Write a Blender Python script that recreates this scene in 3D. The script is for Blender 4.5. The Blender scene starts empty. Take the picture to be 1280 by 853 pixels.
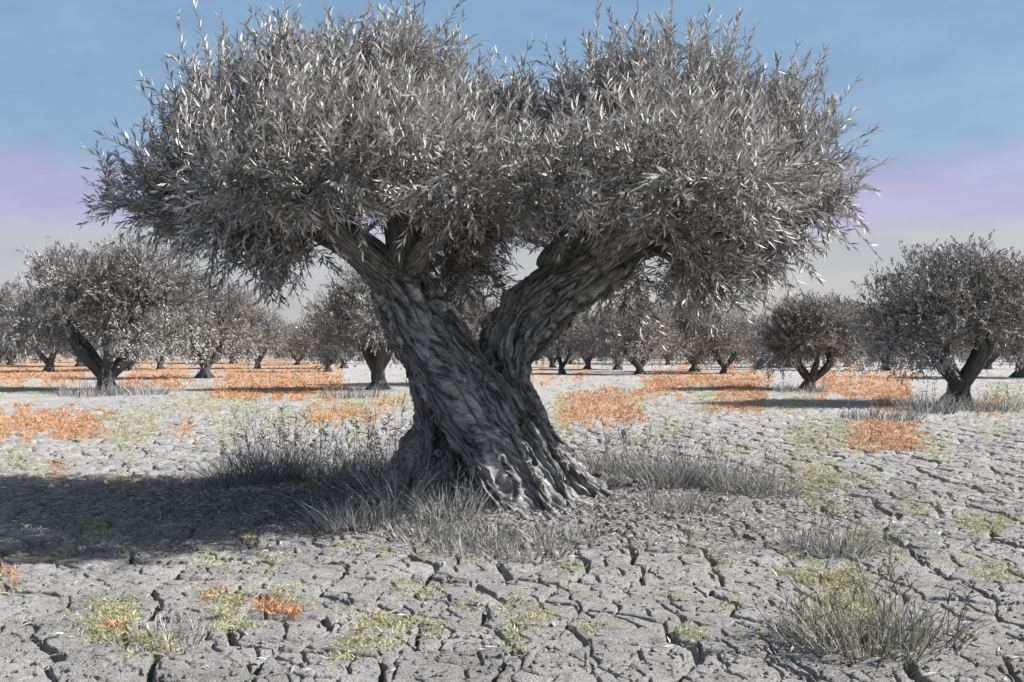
import bpy, math
import numpy as np
from mathutils import kdtree, Vector

SC = bpy.context.scene
COL = SC.collection
F, HX, HY, CAMH = 1244.4, 640.0, 436.0, 1.6
TY = 10.4                                   # distance of the old tree
RNG = np.random.default_rng(11)


def at(px, py, Y):
    return np.array(((px - HX) * Y / F, Y, CAMH - (py - HY) * Y / F))


# ------------------------------------------------------------------ noise
def _h(i, j, k, s):
    n = (i * 374761393 + j * 668265263 + k * 2147483647 + s * 144665) & 0xffffffff
    n = ((n ^ (n >> 13)) * 1274126177) & 0xffffffff
    n = ((n ^ (n >> 15)) * 2246822519) & 0xffffffff
    return ((n ^ (n >> 16)) & 0xffffff) / float(0xffffff)


def vnoise(p, s=0):
    p = np.asarray(p, float)
    if p.shape[1] == 2:
        i = np.floor(p).astype(np.int64)
        f = p - i
        f = f * f * (3 - 2 * f)
        g = lambda a, b: _h(i[:, 0] + a, i[:, 1] + b, 0 * i[:, 0], s)
        x0 = g(0, 0) * (1 - f[:, 0]) + g(1, 0) * f[:, 0]
        x1 = g(0, 1) * (1 - f[:, 0]) + g(1, 1) * f[:, 0]
        return x0 * (1 - f[:, 1]) + x1 * f[:, 1]
    i = np.floor(p).astype(np.int64)
    f = p - i
    f = f * f * (3 - 2 * f)
    r = 0
    for a in (0, 1):
        for b in (0, 1):
            for c in (0, 1):
                w = (f[:, 0] if a else 1 - f[:, 0]) * (f[:, 1] if b else 1 - f[:, 1]) * (f[:, 2] if c else 1 - f[:, 2])
                r = r + w * _h(i[:, 0] + a, i[:, 1] + b, i[:, 2] + c, s)
    return r


def fbm(p, o=4, s=0, g=.5):
    p = np.asarray(p, float)
    r, a, t = 0, 1.0, 0
    for q in range(o):
        r = r + a * vnoise(p * 2.03 ** q + 17.3 * q, s + q)
        t += a
        a *= g
    return r / t


# ------------------------------------------------------------------ mesh helpers
def quads(name, V, Q, mat, parent=None, attrs=None, smooth=False):
    me = bpy.data.meshes.new(name)
    V = np.ascontiguousarray(V, np.float32)
    Q = np.ascontiguousarray(Q, np.int32)
    me.vertices.add(len(V))
    me.vertices.foreach_set('co', V.ravel())
    me.loops.add(Q.size)
    me.loops.foreach_set('vertex_index', Q.ravel())
    me.polygons.add(len(Q))
    me.polygons.foreach_set('loop_start', np.arange(0, Q.size, Q.shape[1], dtype=np.int32))
    if smooth:
        me.polygons.foreach_set('use_smooth', np.ones(len(Q), bool))
    me.update(calc_edges=True)
    for k, (typ, a) in (attrs or {}).items():
        at_ = me.attributes.new(k, typ, 'POINT')
        at_.data.foreach_set('value' if typ == 'FLOAT' else 'color' if typ == 'FLOAT_COLOR' else 'vector',
                             np.ascontiguousarray(a, np.float32).ravel())
    me.materials.append(mat)
    o = bpy.data.objects.new(name, me)
    COL.objects.link(o)
    if parent is not None:
        o.parent = parent
    return o


def tag(o, label=None, cat=None, group=None, kind=None):
    for k, v in (('label', label), ('category', cat), ('group', group), ('kind', kind)):
        if v:
            o[k] = v
    return o


def empty(name, loc, label, cat, group=None):
    o = bpy.data.objects.new(name, None)
    COL.objects.link(o)
    o.location = loc
    o.empty_display_size = .3
    return tag(o, label, cat, group)


def unit(a):
    return a / np.maximum(np.linalg.norm(a, axis=-1, keepdims=True), 1e-9)


def resample(P, R, step):
    """Catmull-Rom through the points, evenly spaced."""
    P = np.asarray(P, float)
    R = np.asarray(R, float)
    A = np.vstack((2 * P[0] - P[1], P, 2 * P[-1] - P[-2]))
    out, rad = [], []
    for i in range(len(P) - 1):
        n = max(2, int(np.linalg.norm(P[i + 1] - P[i]) / step))
        t = np.linspace(0, 1, n, endpoint=False)[:, None]
        a, b, c, d = A[i], A[i + 1], A[i + 2], A[i + 3]
        out.append(.5 * (2 * b + (c - a) * t + (2 * a - 5 * b + 4 * c - d) * t ** 2 + (3 * b - a - 3 * c + d) * t ** 3))
        rad.append((R[i] + (R[i + 1] - R[i]) * t[:, 0]))
    return np.vstack(out + [P[-1:]]), np.concatenate(rad + [R[-1:]])


def frames(P):
    T = unit(np.gradient(P, axis=0))
    n = np.cross(T[0], (0, 1, .2))
    N = []
    for t in T:
        n = n - t * np.dot(n, t)
        n = n / np.linalg.norm(n)
        N.append(n)
    N = np.array(N)
    return T, N, np.cross(T, N)


class Tubes:
    def __init__(self):
        self.V, self.Q, self.A, self.n = [], [], [], 0

    def add(self, P, R, seg=8, rough=0, seed=0):
        P = np.asarray(P, float)
        R = np.asarray(R, float)
        T, N, B = frames(P)
        L = np.concatenate(([0], np.cumsum(np.linalg.norm(np.diff(P, axis=0), axis=1))))
        th = np.arange(seg) * 2 * math.pi / seg
        c, s = np.cos(th), np.sin(th)
        rr = R[:, None] * np.ones(seg)[None]
        if rough:
            q = np.stack((c[None] * 2 + 0 * L[:, None], s[None] * 2 + 0 * L[:, None], L[:, None] * 2.5 + 0 * c[None]), -1).reshape(-1, 3)
            rr = rr * (1 + rough * (fbm(q, 3, seed).reshape(rr.shape) - .5) * 2)
        V = P[:, None] + rr[..., None] * (c[None, :, None] * N[:, None] + s[None, :, None] * B[:, None])
        A = np.stack((rr * c, rr * s, np.broadcast_to(L[:, None], rr.shape)), -1)
        m = len(P)
        i = np.arange(m - 1)[:, None] * seg
        j = np.arange(seg)[None]
        k = (j + 1) % seg
        Q = np.stack((i + j, i + k, i + seg + k, i + seg + j), -1).reshape(-1, 4) + self.n
        self.V.append(V.reshape(-1, 3))
        self.A.append(A.reshape(-1, 3))
        self.Q.append(Q)
        self.n += m * seg
        for e, flip in ((0, True), (m - 1, False)):       # caps of quads
            base = self.n - m * seg + e * seg
            for q in range(1, seg // 2):
                f = [base + q - 1, base + q, base + seg - q - 1, base + (seg - q) % seg]
                self.Q.append(np.array([f[::-1] if flip else f]))

    def build(self, name, mat, parent=None):
        return quads(name, np.vstack(self.V), np.vstack(self.Q), mat, parent,
                     {'bark': ('FLOAT_VECTOR', np.vstack(self.A))}, True)


# ------------------------------------------------------------------ materials
def mat(name):
    m = bpy.data.materials.new(name)
    m.use_nodes = True
    nt = m.node_tree
    return m, nt, nt.nodes['Principled BSDF'], nt.nodes.new, nt.links.new


def ramp(nt, stops):
    r = nt.nodes.new('ShaderNodeValToRGB')
    e = r.color_ramp.elements
    while len(e) < len(stops):
        e.new(.5)
    for q, (p, c) in zip(e, stops):
        q.position = p
        q.color = (*c, 1) if len(c) == 3 else c
    return r


def g(v, w=0.0):
    w = w + .004
    return (v * (1 + w), v, v * (1 - w))


def leaf_material(name, top, under, trans=.12):
    m, nt, b, N, L = mat(name)
    at_ = N('ShaderNodeAttribute'); at_.attribute_name = 'rnd'
    geo = N('ShaderNodeNewGeometry')
    r1 = ramp(nt, [(0, g(top[0], .02)), (1, g(top[1], .02))])
    r2 = ramp(nt, [(0, g(under[0], .02)), (1, g(under[1], .02))])
    L(at_.outputs['Fac'], r1.inputs[0]); L(at_.outputs['Fac'], r2.inputs[0])
    mx = N('ShaderNodeMix'); mx.data_type = 'RGBA'
    L(geo.outputs['Backfacing'], mx.inputs['Factor'])
    L(r1.outputs[0], mx.inputs[6]); L(r2.outputs[0], mx.inputs[7])
    L(mx.outputs[2], b.inputs['Base Color'])
    b.inputs['Roughness'].default_value = .55
    b.inputs['Specular IOR Level'].default_value = .35
    tr = N('ShaderNodeBsdfTranslucent')
    L(r1.outputs[0], tr.inputs['Color'])
    ms = N('ShaderNodeMixShader'); ms.inputs[0].default_value = trans
    L(b.outputs[0], ms.inputs[1]); L(tr.outputs[0], ms.inputs[2])
    L(ms.outputs[0], nt.nodes['Material Output'].inputs['Surface'])
    return m


def bark_material(name, lo, hi, k=1.0):
    m, nt, b, N, L = mat(name)
    a = N('ShaderNodeAttribute'); a.attribute_name = 'bark'
    mp = N('ShaderNodeMapping'); mp.inputs['Scale'].default_value = (k, k, k * .095)
    L(a.outputs['Vector'], mp.inputs[0])
    n1 = N('ShaderNodeTexNoise'); n1.inputs['Scale'].default_value = 38; n1.inputs['Detail'].default_value = 8; n1.inputs['Roughness'].default_value = .7
    L(mp.outputs[0], n1.inputs[0])
    v = N('ShaderNodeTexVoronoi'); v.feature = 'DISTANCE_TO_EDGE'; v.inputs['Scale'].default_value = 17
    ad = N('ShaderNodeVectorMath'); ad.operation = 'ADD'
    sc = N('ShaderNodeVectorMath'); sc.operation = 'SCALE'; sc.inputs[3].default_value = .07
    L(n1.outputs['Color'], sc.inputs[0]); L(mp.outputs[0], ad.inputs[0]); L(sc.outputs[0], ad.inputs[1])
    L(ad.outputs[0], v.inputs[0])
    vr = ramp(nt, [(0, (0, 0, 0)), (.3, (1, 1, 1))])
    L(v.outputs['Distance'], vr.inputs[0])
    mul = N('ShaderNodeMath'); mul.operation = 'MULTIPLY_ADD'; mul.inputs[1].default_value = .6
    L(vr.outputs[0], mul.inputs[0]); L(n1.outputs['Fac'], mul.inputs[2])
    bp = N('ShaderNodeBump'); bp.inputs['Strength'].default_value = 1; bp.inputs['Distance'].default_value = .05 / k
    L(mul.outputs[0], bp.inputs['Height']); L(bp.outputs[0], b.inputs['Normal'])
    n2 = N('ShaderNodeTexNoise'); n2.inputs['Scale'].default_value = 62; n2.inputs['Detail'].default_value = 6; n2.inputs['Roughness'].default_value = .65
    L(mp.outputs[0], n2.inputs[0])
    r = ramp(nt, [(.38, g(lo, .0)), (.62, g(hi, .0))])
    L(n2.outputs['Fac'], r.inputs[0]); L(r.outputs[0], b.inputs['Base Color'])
    b.inputs['Roughness'].default_value = .9
    b.inputs['Specular IOR Level'].default_value = .2
    return m


def blade_material(name, c0, c1, trans=.2):
    m, nt, b, N, L = mat(name)
    at_ = N('ShaderNodeAttribute'); at_.attribute_name = 'rnd'
    r = ramp(nt, [(0, c0), (1, c1)])
    L(at_.outputs['Fac'], r.inputs[0]); L(r.outputs[0], b.inputs['Base Color'])
    b.inputs['Roughness'].default_value = .7
    tr = N('ShaderNodeBsdfTranslucent'); L(r.outputs[0], tr.inputs['Color'])
    ms = N('ShaderNodeMixShader'); ms.inputs[0].default_value = trans
    L(b.outputs[0], ms.inputs[1]); L(tr.outputs[0], ms.inputs[2])
    L(ms.outputs[0], nt.nodes['Material Output'].inputs['Surface'])
    return m


def ground_material():
    m, nt, b, N, L = mat('dry_earth')
    tc = N('ShaderNodeNewGeometry')
    n1 = N('ShaderNodeTexNoise'); n1.inputs['Scale'].default_value = 105; n1.inputs['Detail'].default_value = 6; n1.inputs['Roughness'].default_value = .75
    n2 = N('ShaderNodeTexNoise'); n2.inputs['Scale'].default_value = 1.7; n2.inputs['Detail'].default_value = 8; n2.inputs['Roughness'].default_value = .65
    L(tc.outputs['Position'], n1.inputs[0]); L(tc.outputs['Position'], n2.inputs[0])
    r2 = ramp(nt, [(.3, g(.30, .01)), (.7, g(.54, .01))])
    L(n2.outputs['Fac'], r2.inputs[0])
    r1 = ramp(nt, [(.36, (.15,) * 3), (.48, (.8,) * 3), (.62, (1.35,) * 3)])
    L(n1.outputs['Fac'], r1.inputs[0])
    mu = N('ShaderNodeMix'); mu.data_type = 'RGBA'; mu.blend_type = 'MULTIPLY'; mu.inputs[0].default_value = 1
    L(r2.outputs[0], mu.inputs[6]); L(r1.outputs[0], mu.inputs[7])
    at_ = N('ShaderNodeAttribute'); at_.attribute_name = 'tint'
    mt = N('ShaderNodeMix'); mt.data_type = 'RGBA'; mt.blend_type = 'MULTIPLY'; mt.inputs[0].default_value = 1
    L(mu.outputs[2], mt.inputs[6]); L(at_.outputs['Color'], mt.inputs[7])
    L(mt.outputs[2], b.inputs['Base Color'])
    bp = N('ShaderNodeBump'); bp.inputs['Strength'].default_value = 1; bp.inputs['Distance'].default_value = .03
    L(n1.outputs['Fac'], bp.inputs['Height']); L(bp.outputs[0], b.inputs['Normal'])
    b.inputs['Roughness'].default_value = .95
    b.inputs['Specular IOR Level'].default_value = .15
    return m


M_LEAF = leaf_material('olive_leaf', (.05, .38), (.42, .90), .05)
M_LEAF_BG = leaf_material('olive_leaf_orchard', (.04, .27), (.28, .60), .05)
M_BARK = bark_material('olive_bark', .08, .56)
M_BARK_BG = bark_material('olive_bark_orchard', .07, .2, .7)
M_STRAW = blade_material('dry_straw', g(.03, .0), g(.46, .0))
M_SOFT = blade_material('greenish_straw', (.05, .05, .042), (.48, .48, .38))
M_RUST = blade_material('rusty_dry_grass', (.26, .12, .05), (.80, .45, .25))
M_GREEN = blade_material('yellow_green_weed', (.20, .20, .10), (.66, .66, .42))
M_LITTER = blade_material('fallen_leaf', g(.08, .03), g(.55, .03), .05)
M_EARTH = ground_material()
# ------------------------------------------------------------------ ground
def voronoi_cracks(p, size, seed, keep):
    """distance to the nearest cell border (m), borders dropped by a hash of the pair."""
    q = p / size
    c = np.floor(q).astype(np.int64)
    pts, ids = [], []
    for a in range(-2, 3):
        for b in range(-2, 3):
            i, j = c[:, 0] + a, c[:, 1] + b
            pts.append(np.stack((i + .1 + .8 * _h(i, j, 0 * i, seed), j + .1 + .8 * _h(i, j, 0 * i, seed + 7)), -1))
            ids.append(i * 7919 + j * 104729)
    P = np.stack(pts, 1)
    I = np.stack(ids, 1)
    D = ((P - q[:, None]) ** 2).sum(-1)
    k = D.argmin(1)
    r = np.arange(len(q))
    A, ia = P[r, k], I[r, k]
    out = np.full(len(q), 9.0)
    for n in range(25):
        B = P[:, n]
        d = B - A
        l = np.linalg.norm(d, axis=1)
        ok = l > 1e-6
        dist = ((.5 * (A + B) - q) * d).sum(1) / np.maximum(l, 1e-6)
        hh = _h(ia + I[:, n], np.abs(ia - I[:, n]), 0 * ia, seed + 3)
        dist = dist + np.where(hh < keep, 0, 9)
        out = np.where(ok & (dist < out), dist, out)
    return out * size, _h(ia, 0 * ia, 0 * ia, seed + 5)


TX, TYB = at(612, 600, TY)[0], TY + .05


def ground_z(x, y, fine=True):
    p = np.stack((x, y), -1)
    r = np.hypot(x - TX, (y - TYB))
    z = .09 * np.exp(-(r / 1.5) ** 2)
    d = np.hypot(x, y)
    z = z + .10 * (fbm(p / 4.5, 3, 31) - .5) * np.clip(d / 14, 0.5, 1)
    z = z + .5 * (fbm(p / 60, 2, 5) - .5) * np.clip((d - 30) / 60, 0, 1)
    if not fine:
        return z
    near = np.clip((34 - d) / 16, 0, 1)
    calm = np.clip((r - 1.1) / 1.0, 0, 1)                  # under the tree the earth is loose
    w = p + .09 * np.stack((fbm(p / .3, 4, 41, .6), fbm(p / .3, 4, 47, .6)), -1) + .16 * np.stack((fbm(p / 1.1, 2, 43), fbm(p / 1.1, 2, 44)), -1)
    e1, id1 = voronoi_cracks(w, .54, 3, 1.0)
    wid = .013 + .058 * fbm(p / .9, 2, 53) ** 2.4 + .0022 * np.clip(d - 7, 0, 12)
    t = np.clip(e1 / wid, 0, 1)
    z = z - calm * near * ((.075 + .02 * near) * (1 - t * t * (3 - 2 * t)))
    z = z - calm * near * .014 * np.exp(-(e1 / .035))        # rounded plate edges
    z = z + calm * near * (.022 * (id1 - .5))
    e2, id2 = voronoi_cracks(w + .3, .21, 9, .8)
    t2 = np.clip(e2 / (.013 + .0016 * np.clip(d - 7, 0, 12)), 0, 1)
    m2 = np.clip((fbm(p / 1.3, 2, 77) - .35) * 4, 0.7 + .3 * np.clip((d - 7) / 4, 0, 1), 1)
    z = z - (.35 + .65 * calm) * near * m2 * .040 * (1 - t2)
    e3, _ = voronoi_cracks(w * (1, .9) + .7, .115, 15, .6)
    z = z - (.5 + .5 * calm) * near * np.clip((fbm(p / .7, 2, 87) - .36) * 5, 0, 1) * .014 * (1 - np.clip(e3 / .010, 0, 1)) * np.clip((12 - d) / 4, 0, 1)
    z = z - (1 - near) * .02 * (fbm(p / .8, 3, 88) > .56)
    z = z + near * (.034 * (fbm(p / .16, 4, 61, .62) - .5) + .02 * (1 - calm) * (vnoise(p / .08, 65) - .5))
    return z


RUST = [(-30, 446, 112, 480), (158, 446, 242, 482), (268, 446, 424, 497), (-30, 511, 128, 546), (382, 510, 468, 529), (476, 494, 496, 512),
        (62, 576, 92, 592), (222, 526, 246, 544), (672, 448, 690, 480), (700, 490, 800, 530), (720, 446, 735, 480), (812, 458, 962, 482),
        (812, 480, 862, 497), (893, 478, 950, 514), (1022, 464, 1140, 497), (1098, 494, 1142, 514), (1066, 526, 1152, 562),
        (1228, 494, 1252, 514), (10, 704, 34, 722), (272, 736, 290, 752), (335, 750, 370, 768), (142, 780, 162, 800), (1040, 718, 1058, 734)]
GREEN = [(125, 752, 177, 800), (252, 738, 304, 784), (446, 768, 498, 786), (172, 796, 208, 818), (-10, 558, 32, 576), (990, 590, 1106, 608),
         (988, 575, 1044, 636), (1018, 704, 1070, 784), (1060, 750, 1100, 786), (1215, 640, 1266, 672), (978, 704, 1008, 720), (638, 766, 674, 784),
         (832, 784, 864, 800), (864, 480, 898, 512), (925, 494, 1024, 512), (-10, 478, 64, 492), (220, 484, 322, 512), (125, 512, 206, 546),
         (268, 526, 290, 558), (396, 494, 512, 511), (1150, 544, 1184, 574), (992, 526, 1072, 562), (690, 494, 720, 544), (780, 480, 800, 512), (640, 690, 0, 0),
         (492, 640, 510, 656), (480, 686, 496, 704), (592, 686, 610, 702), (784, 672, 802, 690), (862, 670, 880, 688), (702, 704, 722, 720),
         (702, 736, 722, 752), (816, 734, 832, 752), (862, 590, 880, 606), (815, 560, 832, 576), (980, 560, 994, 574), (1230, 526, 1250, 545),
         (330, 512, 368, 530), (124, 590, 146, 606), (340, 738, 382, 756), (400, 750, 416, 768), (560, 752, 578, 768), (400, 798, 416, 816),
         (1088, 656, 1106, 672), (1104, 686, 1122, 702), (1184, 686, 1200, 702), (1030, 626, 1056, 642), (1230, 480, 1290, 514), (620, 748, 640, 766)]


_r = np.random.default_rng(404)
for _ in range(70):
    _x, _y, _w = _r.uniform(0, 1280), 500 + 320 * _r.uniform(0, 1) ** 1.1, _r.uniform(8, 20)
    GREEN.append((_x - _w, _y - _w * .5, _x + _w, _y + _w * .5))


def patch_mask(x, y, rects, soft, seed):
    """where patches of ground cover lie (metres on the ground)."""
    y = np.maximum(y, .5)
    px = HX + x / y * F
    py = HY + CAMH * F / y
    wob = np.stack((x, y), -1)
    nx = (fbm(wob / .45, 3, seed) - .5) * F / y * .5 + (vnoise(np.stack((px, py), -1) / 9, seed + 4) - .5) * 30
    ny = (vnoise(np.stack((px, py), -1) / 7, seed + 9) - .5) * 24
    m = np.zeros(len(x))
    for (a, b, c, d) in rects:
        if c <= a:
            continue
        u = np.minimum(px + nx - a, c - px - nx) / soft
        v = np.minimum(py + ny - b, d - py - ny) / (soft * .6)
        m = np.maximum(m, np.clip(np.minimum(u, v) * .5 + .5, 0, 1))
    return m


def build_ground():
    th = np.concatenate((np.linspace(-math.pi, -.66, 40, endpoint=False), np.arange(-.64, .64, .0013), np.linspace(.66, math.pi, 40, endpoint=False)))
    rd = np.concatenate((np.geomspace(.2, 3.2, 14, endpoint=False), np.exp(np.arange(math.log(3.2), math.log(24), .0020)),
                         np.geomspace(24, 190, 200, endpoint=False), np.geomspace(190, 4000, 24)))
    R, T = np.meshgrid(rd, th, indexing='ij')
    x, y = (R * np.sin(T)).ravel(), (R * np.cos(T)).ravel()
    z = np.concatenate([ground_z(x[i:i + 60000], y[i:i + 60000]) for i in range(0, len(x), 60000)])
    m, n = R.shape
    i = np.arange(m - 1)[:, None] * n
    j = np.arange(n)[None]
    k = (j + 1) % n
    Q = np.stack((i + j, i + n + j, i + n + k, i + k), -1).reshape(-1, 4)[:, ::-1]
    rust = patch_mask(x, y, RUST, 7, 201) * (y > 2)
    green = patch_mask(x, y, GREEN, 7, 301) * (y > 2)
    tint = np.ones((len(x), 4))
    r_, g_ = (.8 * rust)[:, None], (.45 * green)[:, None]
    tint[:, :3] = tint[:, :3] * (1 - g_) + np.array((1.0, 1.0, .66)) * g_
    tint[:, :3] = tint[:, :3] * (1 - r_) + np.array((1.16, .76, .50)) * r_
    o = quads('ground', np.stack((x, y, z), -1), Q, M_EARTH, None, {'tint': ('FLOAT_COLOR', tint)}, True)
    tag(o, 'pale grey sun-baked cracked earth of the olive orchard', None, None, 'structure')


build_ground()


# ------------------------------------------------------------------ foliage
def leaf_quads(B, D, Nn, Ln, W, rnd):
    """lancet leaves: base B, direction D, normal Nn."""
    S = unit(np.cross(D, Nn))
    Nn = np.cross(S, D)
    L = Ln[:, None]
    Wd = W[:, None]
    v0 = B
    v1 = B + D * L * .42 + S * Wd * .5 + Nn * Wd * .16
    v2 = B + D * L - Nn * L * .06
    v3 = B + D * L * .42 - S * Wd * .5 + Nn * Wd * .16
    V = np.stack((v0, v1, v2, v3), 1).reshape(-1, 3)
    Q = np.arange(len(V)).reshape(-1, 4)
    return V, Q, np.repeat(rnd, 4)


def sprays(rng, P, D, n, length, leaf, width, droop=.15):
    """olive twigs: leaves in crossed pairs along each twig that starts at P towards D."""
    m = len(P)
    D = unit(D)
    L = length * rng.uniform(.6, 1.25, m)
    u = unit(np.cross(D, rng.normal(size=(m, 3))))
    w = np.cross(D, u)
    s = (np.arange(n) // 2 + 1) / (n / 2 + .5)
    s = np.broadcast_to(s, (m, n)) + rng.normal(0, .02, (m, n))
    bend = rng.normal(0, .22, (m, 3)) + np.array((0, 0, -droop))
    C = P[:, None] + (D[:, None] * s[..., None] + bend[:, None] * (s ** 2)[..., None]) * L[:, None, None]
    T = unit(D[:, None] + 2 * bend[:, None] * s[..., None])
    ph = (np.arange(n) % 2) * math.pi + (np.arange(n) // 2) * math.pi / 2
    ph = ph[None] + rng.uniform(0, 6.3, (m, 1)) + rng.normal(0, .35, (m, n))
    side = u[:, None] * np.cos(ph)[..., None] + w[:, None] * np.sin(ph)[..., None]
    a = (rng.normal(.85, .2, (m, n)) * (1.1 - .55 * s))[..., None]
    dl = unit(T * np.cos(a) + side * np.sin(a) + rng.normal(0, .1, (m, n, 3)))
    nn = unit(T - side * .6 + np.array((0, 0, .55)) + rng.normal(0, .35, (m, n, 3)))
    ll = leaf * rng.uniform(.7, 1.2, (m, n)) * (1.0 - .3 * np.abs(s - .45))
    return leaf_quads(C.reshape(-1, 3), dl.reshape(-1, 3), nn.reshape(-1, 3), ll.ravel(), width * rng.uniform(.8, 1.2, m * n),
                      np.clip(np.repeat(rng.uniform(0, 1, m), n) * .5 + rng.uniform(0, .5, m * n), 0, 1)), \
        (P, P + (D * .5 + bend * .25) * L[:, None], P + (D + bend) * L[:, None])


def twig_tubes(ends, r):
    a, b, c = ends
    m = len(a)
    V = []
    for p, k in ((a, 1), (b, .75), (c, .3)):
        for q in range(3):
            an = q * 2.094
            V.append(p + r * k * np.array((math.cos(an), math.sin(an), .3 * math.cos(an + 1))))
    V = np.stack(V, 1).reshape(-1, 3)
    base = np.arange(m)[:, None, None] * 9
    f = []
    for l in (0, 3):
        for q in range(3):
            f.append((l + q, l + (q + 1) % 3, l + 3 + (q + 1) % 3, l + 3 + q))
    Q = (base + np.array(f)[None]).reshape(-1, 4)
    return V, Q


def lobes_sample(rng, lobes, n, shell=.55, thin=1.0):
    """points in a union of ellipsoids, thicker towards the skin; returns the points and outward directions."""
    lobes = np.array(lobes, float)
    vol = lobes[:, 3] * lobes[:, 4] * lobes[:, 5]
    k = rng.choice(len(lobes), n, p=(vol ** .75 * np.where(lobes[:, 1] > 1.1, thin, 1)) / (vol ** .75 * np.where(lobes[:, 1] > 1.1, thin, 1)).sum())
    d = unit(rng.normal(size=(n, 3)))
    r = rng.uniform(0, 1, n) ** shell
    P = lobes[k, :3] + d * r[:, None] * lobes[k, 3:6]
    return P, unit(d / lobes[k, 3:6] + 1e-6), r


# ------------------------------------------------------------------ the old olive tree
BASE = np.array((TX, TYB, 0.0))
hero = empty('olive_tree', BASE, 'huge gnarled old olive tree with twisted split trunk on cracked earth', 'tree')


def hp(px, py, dy):
    return at(px, py, TY + dy) - BASE


def strand(pts, step=.05):
    P = np.array([hp(a, b, c) for a, b, c, r in pts])
    R = np.array([r * TY / F for a, b, c, r in pts])
    return resample(P, R, step)


STR = [
    [(684, 668, -.85, 40), (650, 618, -.68, 40), (611, 555, -.55, 42), (574, 492, -.42, 40), (539, 432, -.28, 37), (512, 384, -.15, 32), (493, 342, -.02, 25)],
    [(489, 640, -.25, 40), (524, 575, -.2, 36), (545, 520, -.12, 30), (540, 470, -.05, 34), (514, 420, 0, 34), (496, 380, .05, 28), (478, 338, .08, 22)],
    [(712, 660, -.5, 34), (672, 596, -.5, 30), (632, 532, -.38, 29), (597, 476, -.28, 29), (565, 425, -.16, 26), (541, 385, 0, 25), (515, 342, .05, 22)],
    [(758, 652, .0, 36), (712, 604, 0, 36), (668, 552, .14, 34), (644, 500, .2, 33), (636, 455, .2, 32), (646, 415, .15, 30), (676, 378, .05, 27), (710, 350, .1, 25), (748, 326, .12, 23), (790, 298, .12, 20)],
    [(738, 635, .5, 38), (684, 585, .45, 32), (656, 540, .4, 29), (640, 490, .4, 26), (642, 452, .35, 26), (680, 408, .2, 32), (712, 376, .2, 27), (752, 348, .22, 24), (795, 318, .2, 19)],
    [(620, 605, .3, 48), (615, 540, .25, 46), (612, 480, .2, 44), (620, 432, .15, 28), (638, 392, .1, 22), (666, 358, .1, 20), (704, 332, .1, 18), (742, 310, .1, 16)],
    [(560, 610, .6, 60), (570, 540, .5, 58), (582, 480, .4, 46), (578, 444, .25, 34)],
    [(590, 650, -.35, 50), (572, 600, -.2, 46), (565, 550, -.05, 44), (570, 490, .05, 40)],
    # roots that spread over the earth
    [(500, 610, -.2, 30), (462, 646, -.45, 24), (430, 668, -.7, 13), (405, 690, -.9, 6)],
    [(690, 640, -.7, 30), (722, 672, -1.0, 22), (750, 694, -1.2, 10), (766, 706, -1.3, 5)],
    [(735, 628, .1, 32), (780, 645, .05, 22), (822, 652, .0, 12), (860, 655, 0, 6)],
    [(560, 630, -.5, 34), (540, 664, -.85, 22), (528, 690, -1.1, 11), (520, 702, -1.2, 5)],
    [(640, 640, -.8, 34), (634, 672, -1.1, 24), (626, 694, -1.3, 11), (622, 706, -1.4, 5)],
    [(690, 640, -.55, 34), (738, 664, -.7, 26), (772, 680, -.8, 14), (796, 690, -.85, 6)],
    [(740, 610, .5, 26), (790, 612, .7, 16), (830, 614, .8, 7)],
    # twisted cords that stand proud of the stems
    [(640, 655, -1.05, 13), (600, 592, -.85, 13), (556, 520, -.66, 12), (520, 455, -.5, 12), (494, 396, -.3, 10), (478, 350, -.1, 8)],
    [(690, 645, -.95, 12), (655, 580, -.78, 13), (620, 518, -.6, 12), (584, 455, -.48, 11), (548, 400, -.3, 10), (522, 356, -.1, 8)],
    [(715, 640, -.75, 12), (690, 590, -.55, 12), (640, 500, -.48, 10), (606, 455, -.4, 10), (570, 408, -.25, 9)],
    [(700, 580, -.3, 13), (660, 520, -.16, 12), (634, 460, -.12, 11), (632, 420, -.14, 10), (655, 382, -.26, 10), (695, 350, -.18, 9), (745, 320, -.1, 8)],
    [(720, 600, -.1, 13), (678, 545, -.05, 12), (650, 480, -.04, 12), (655, 430, -.06, 12), (690, 390, -.12, 11), (730, 360, 0, 9), (775, 330, .05, 8)],
    [(520, 600, -.55, 16), (535, 560, -.5, 14), (528, 505, -.42, 13), (520, 460, -.33, 11)],
    [(560, 640, -.75, 18), (566, 600, -.62, 15), (556, 560, -.5, 10)],
]


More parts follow.
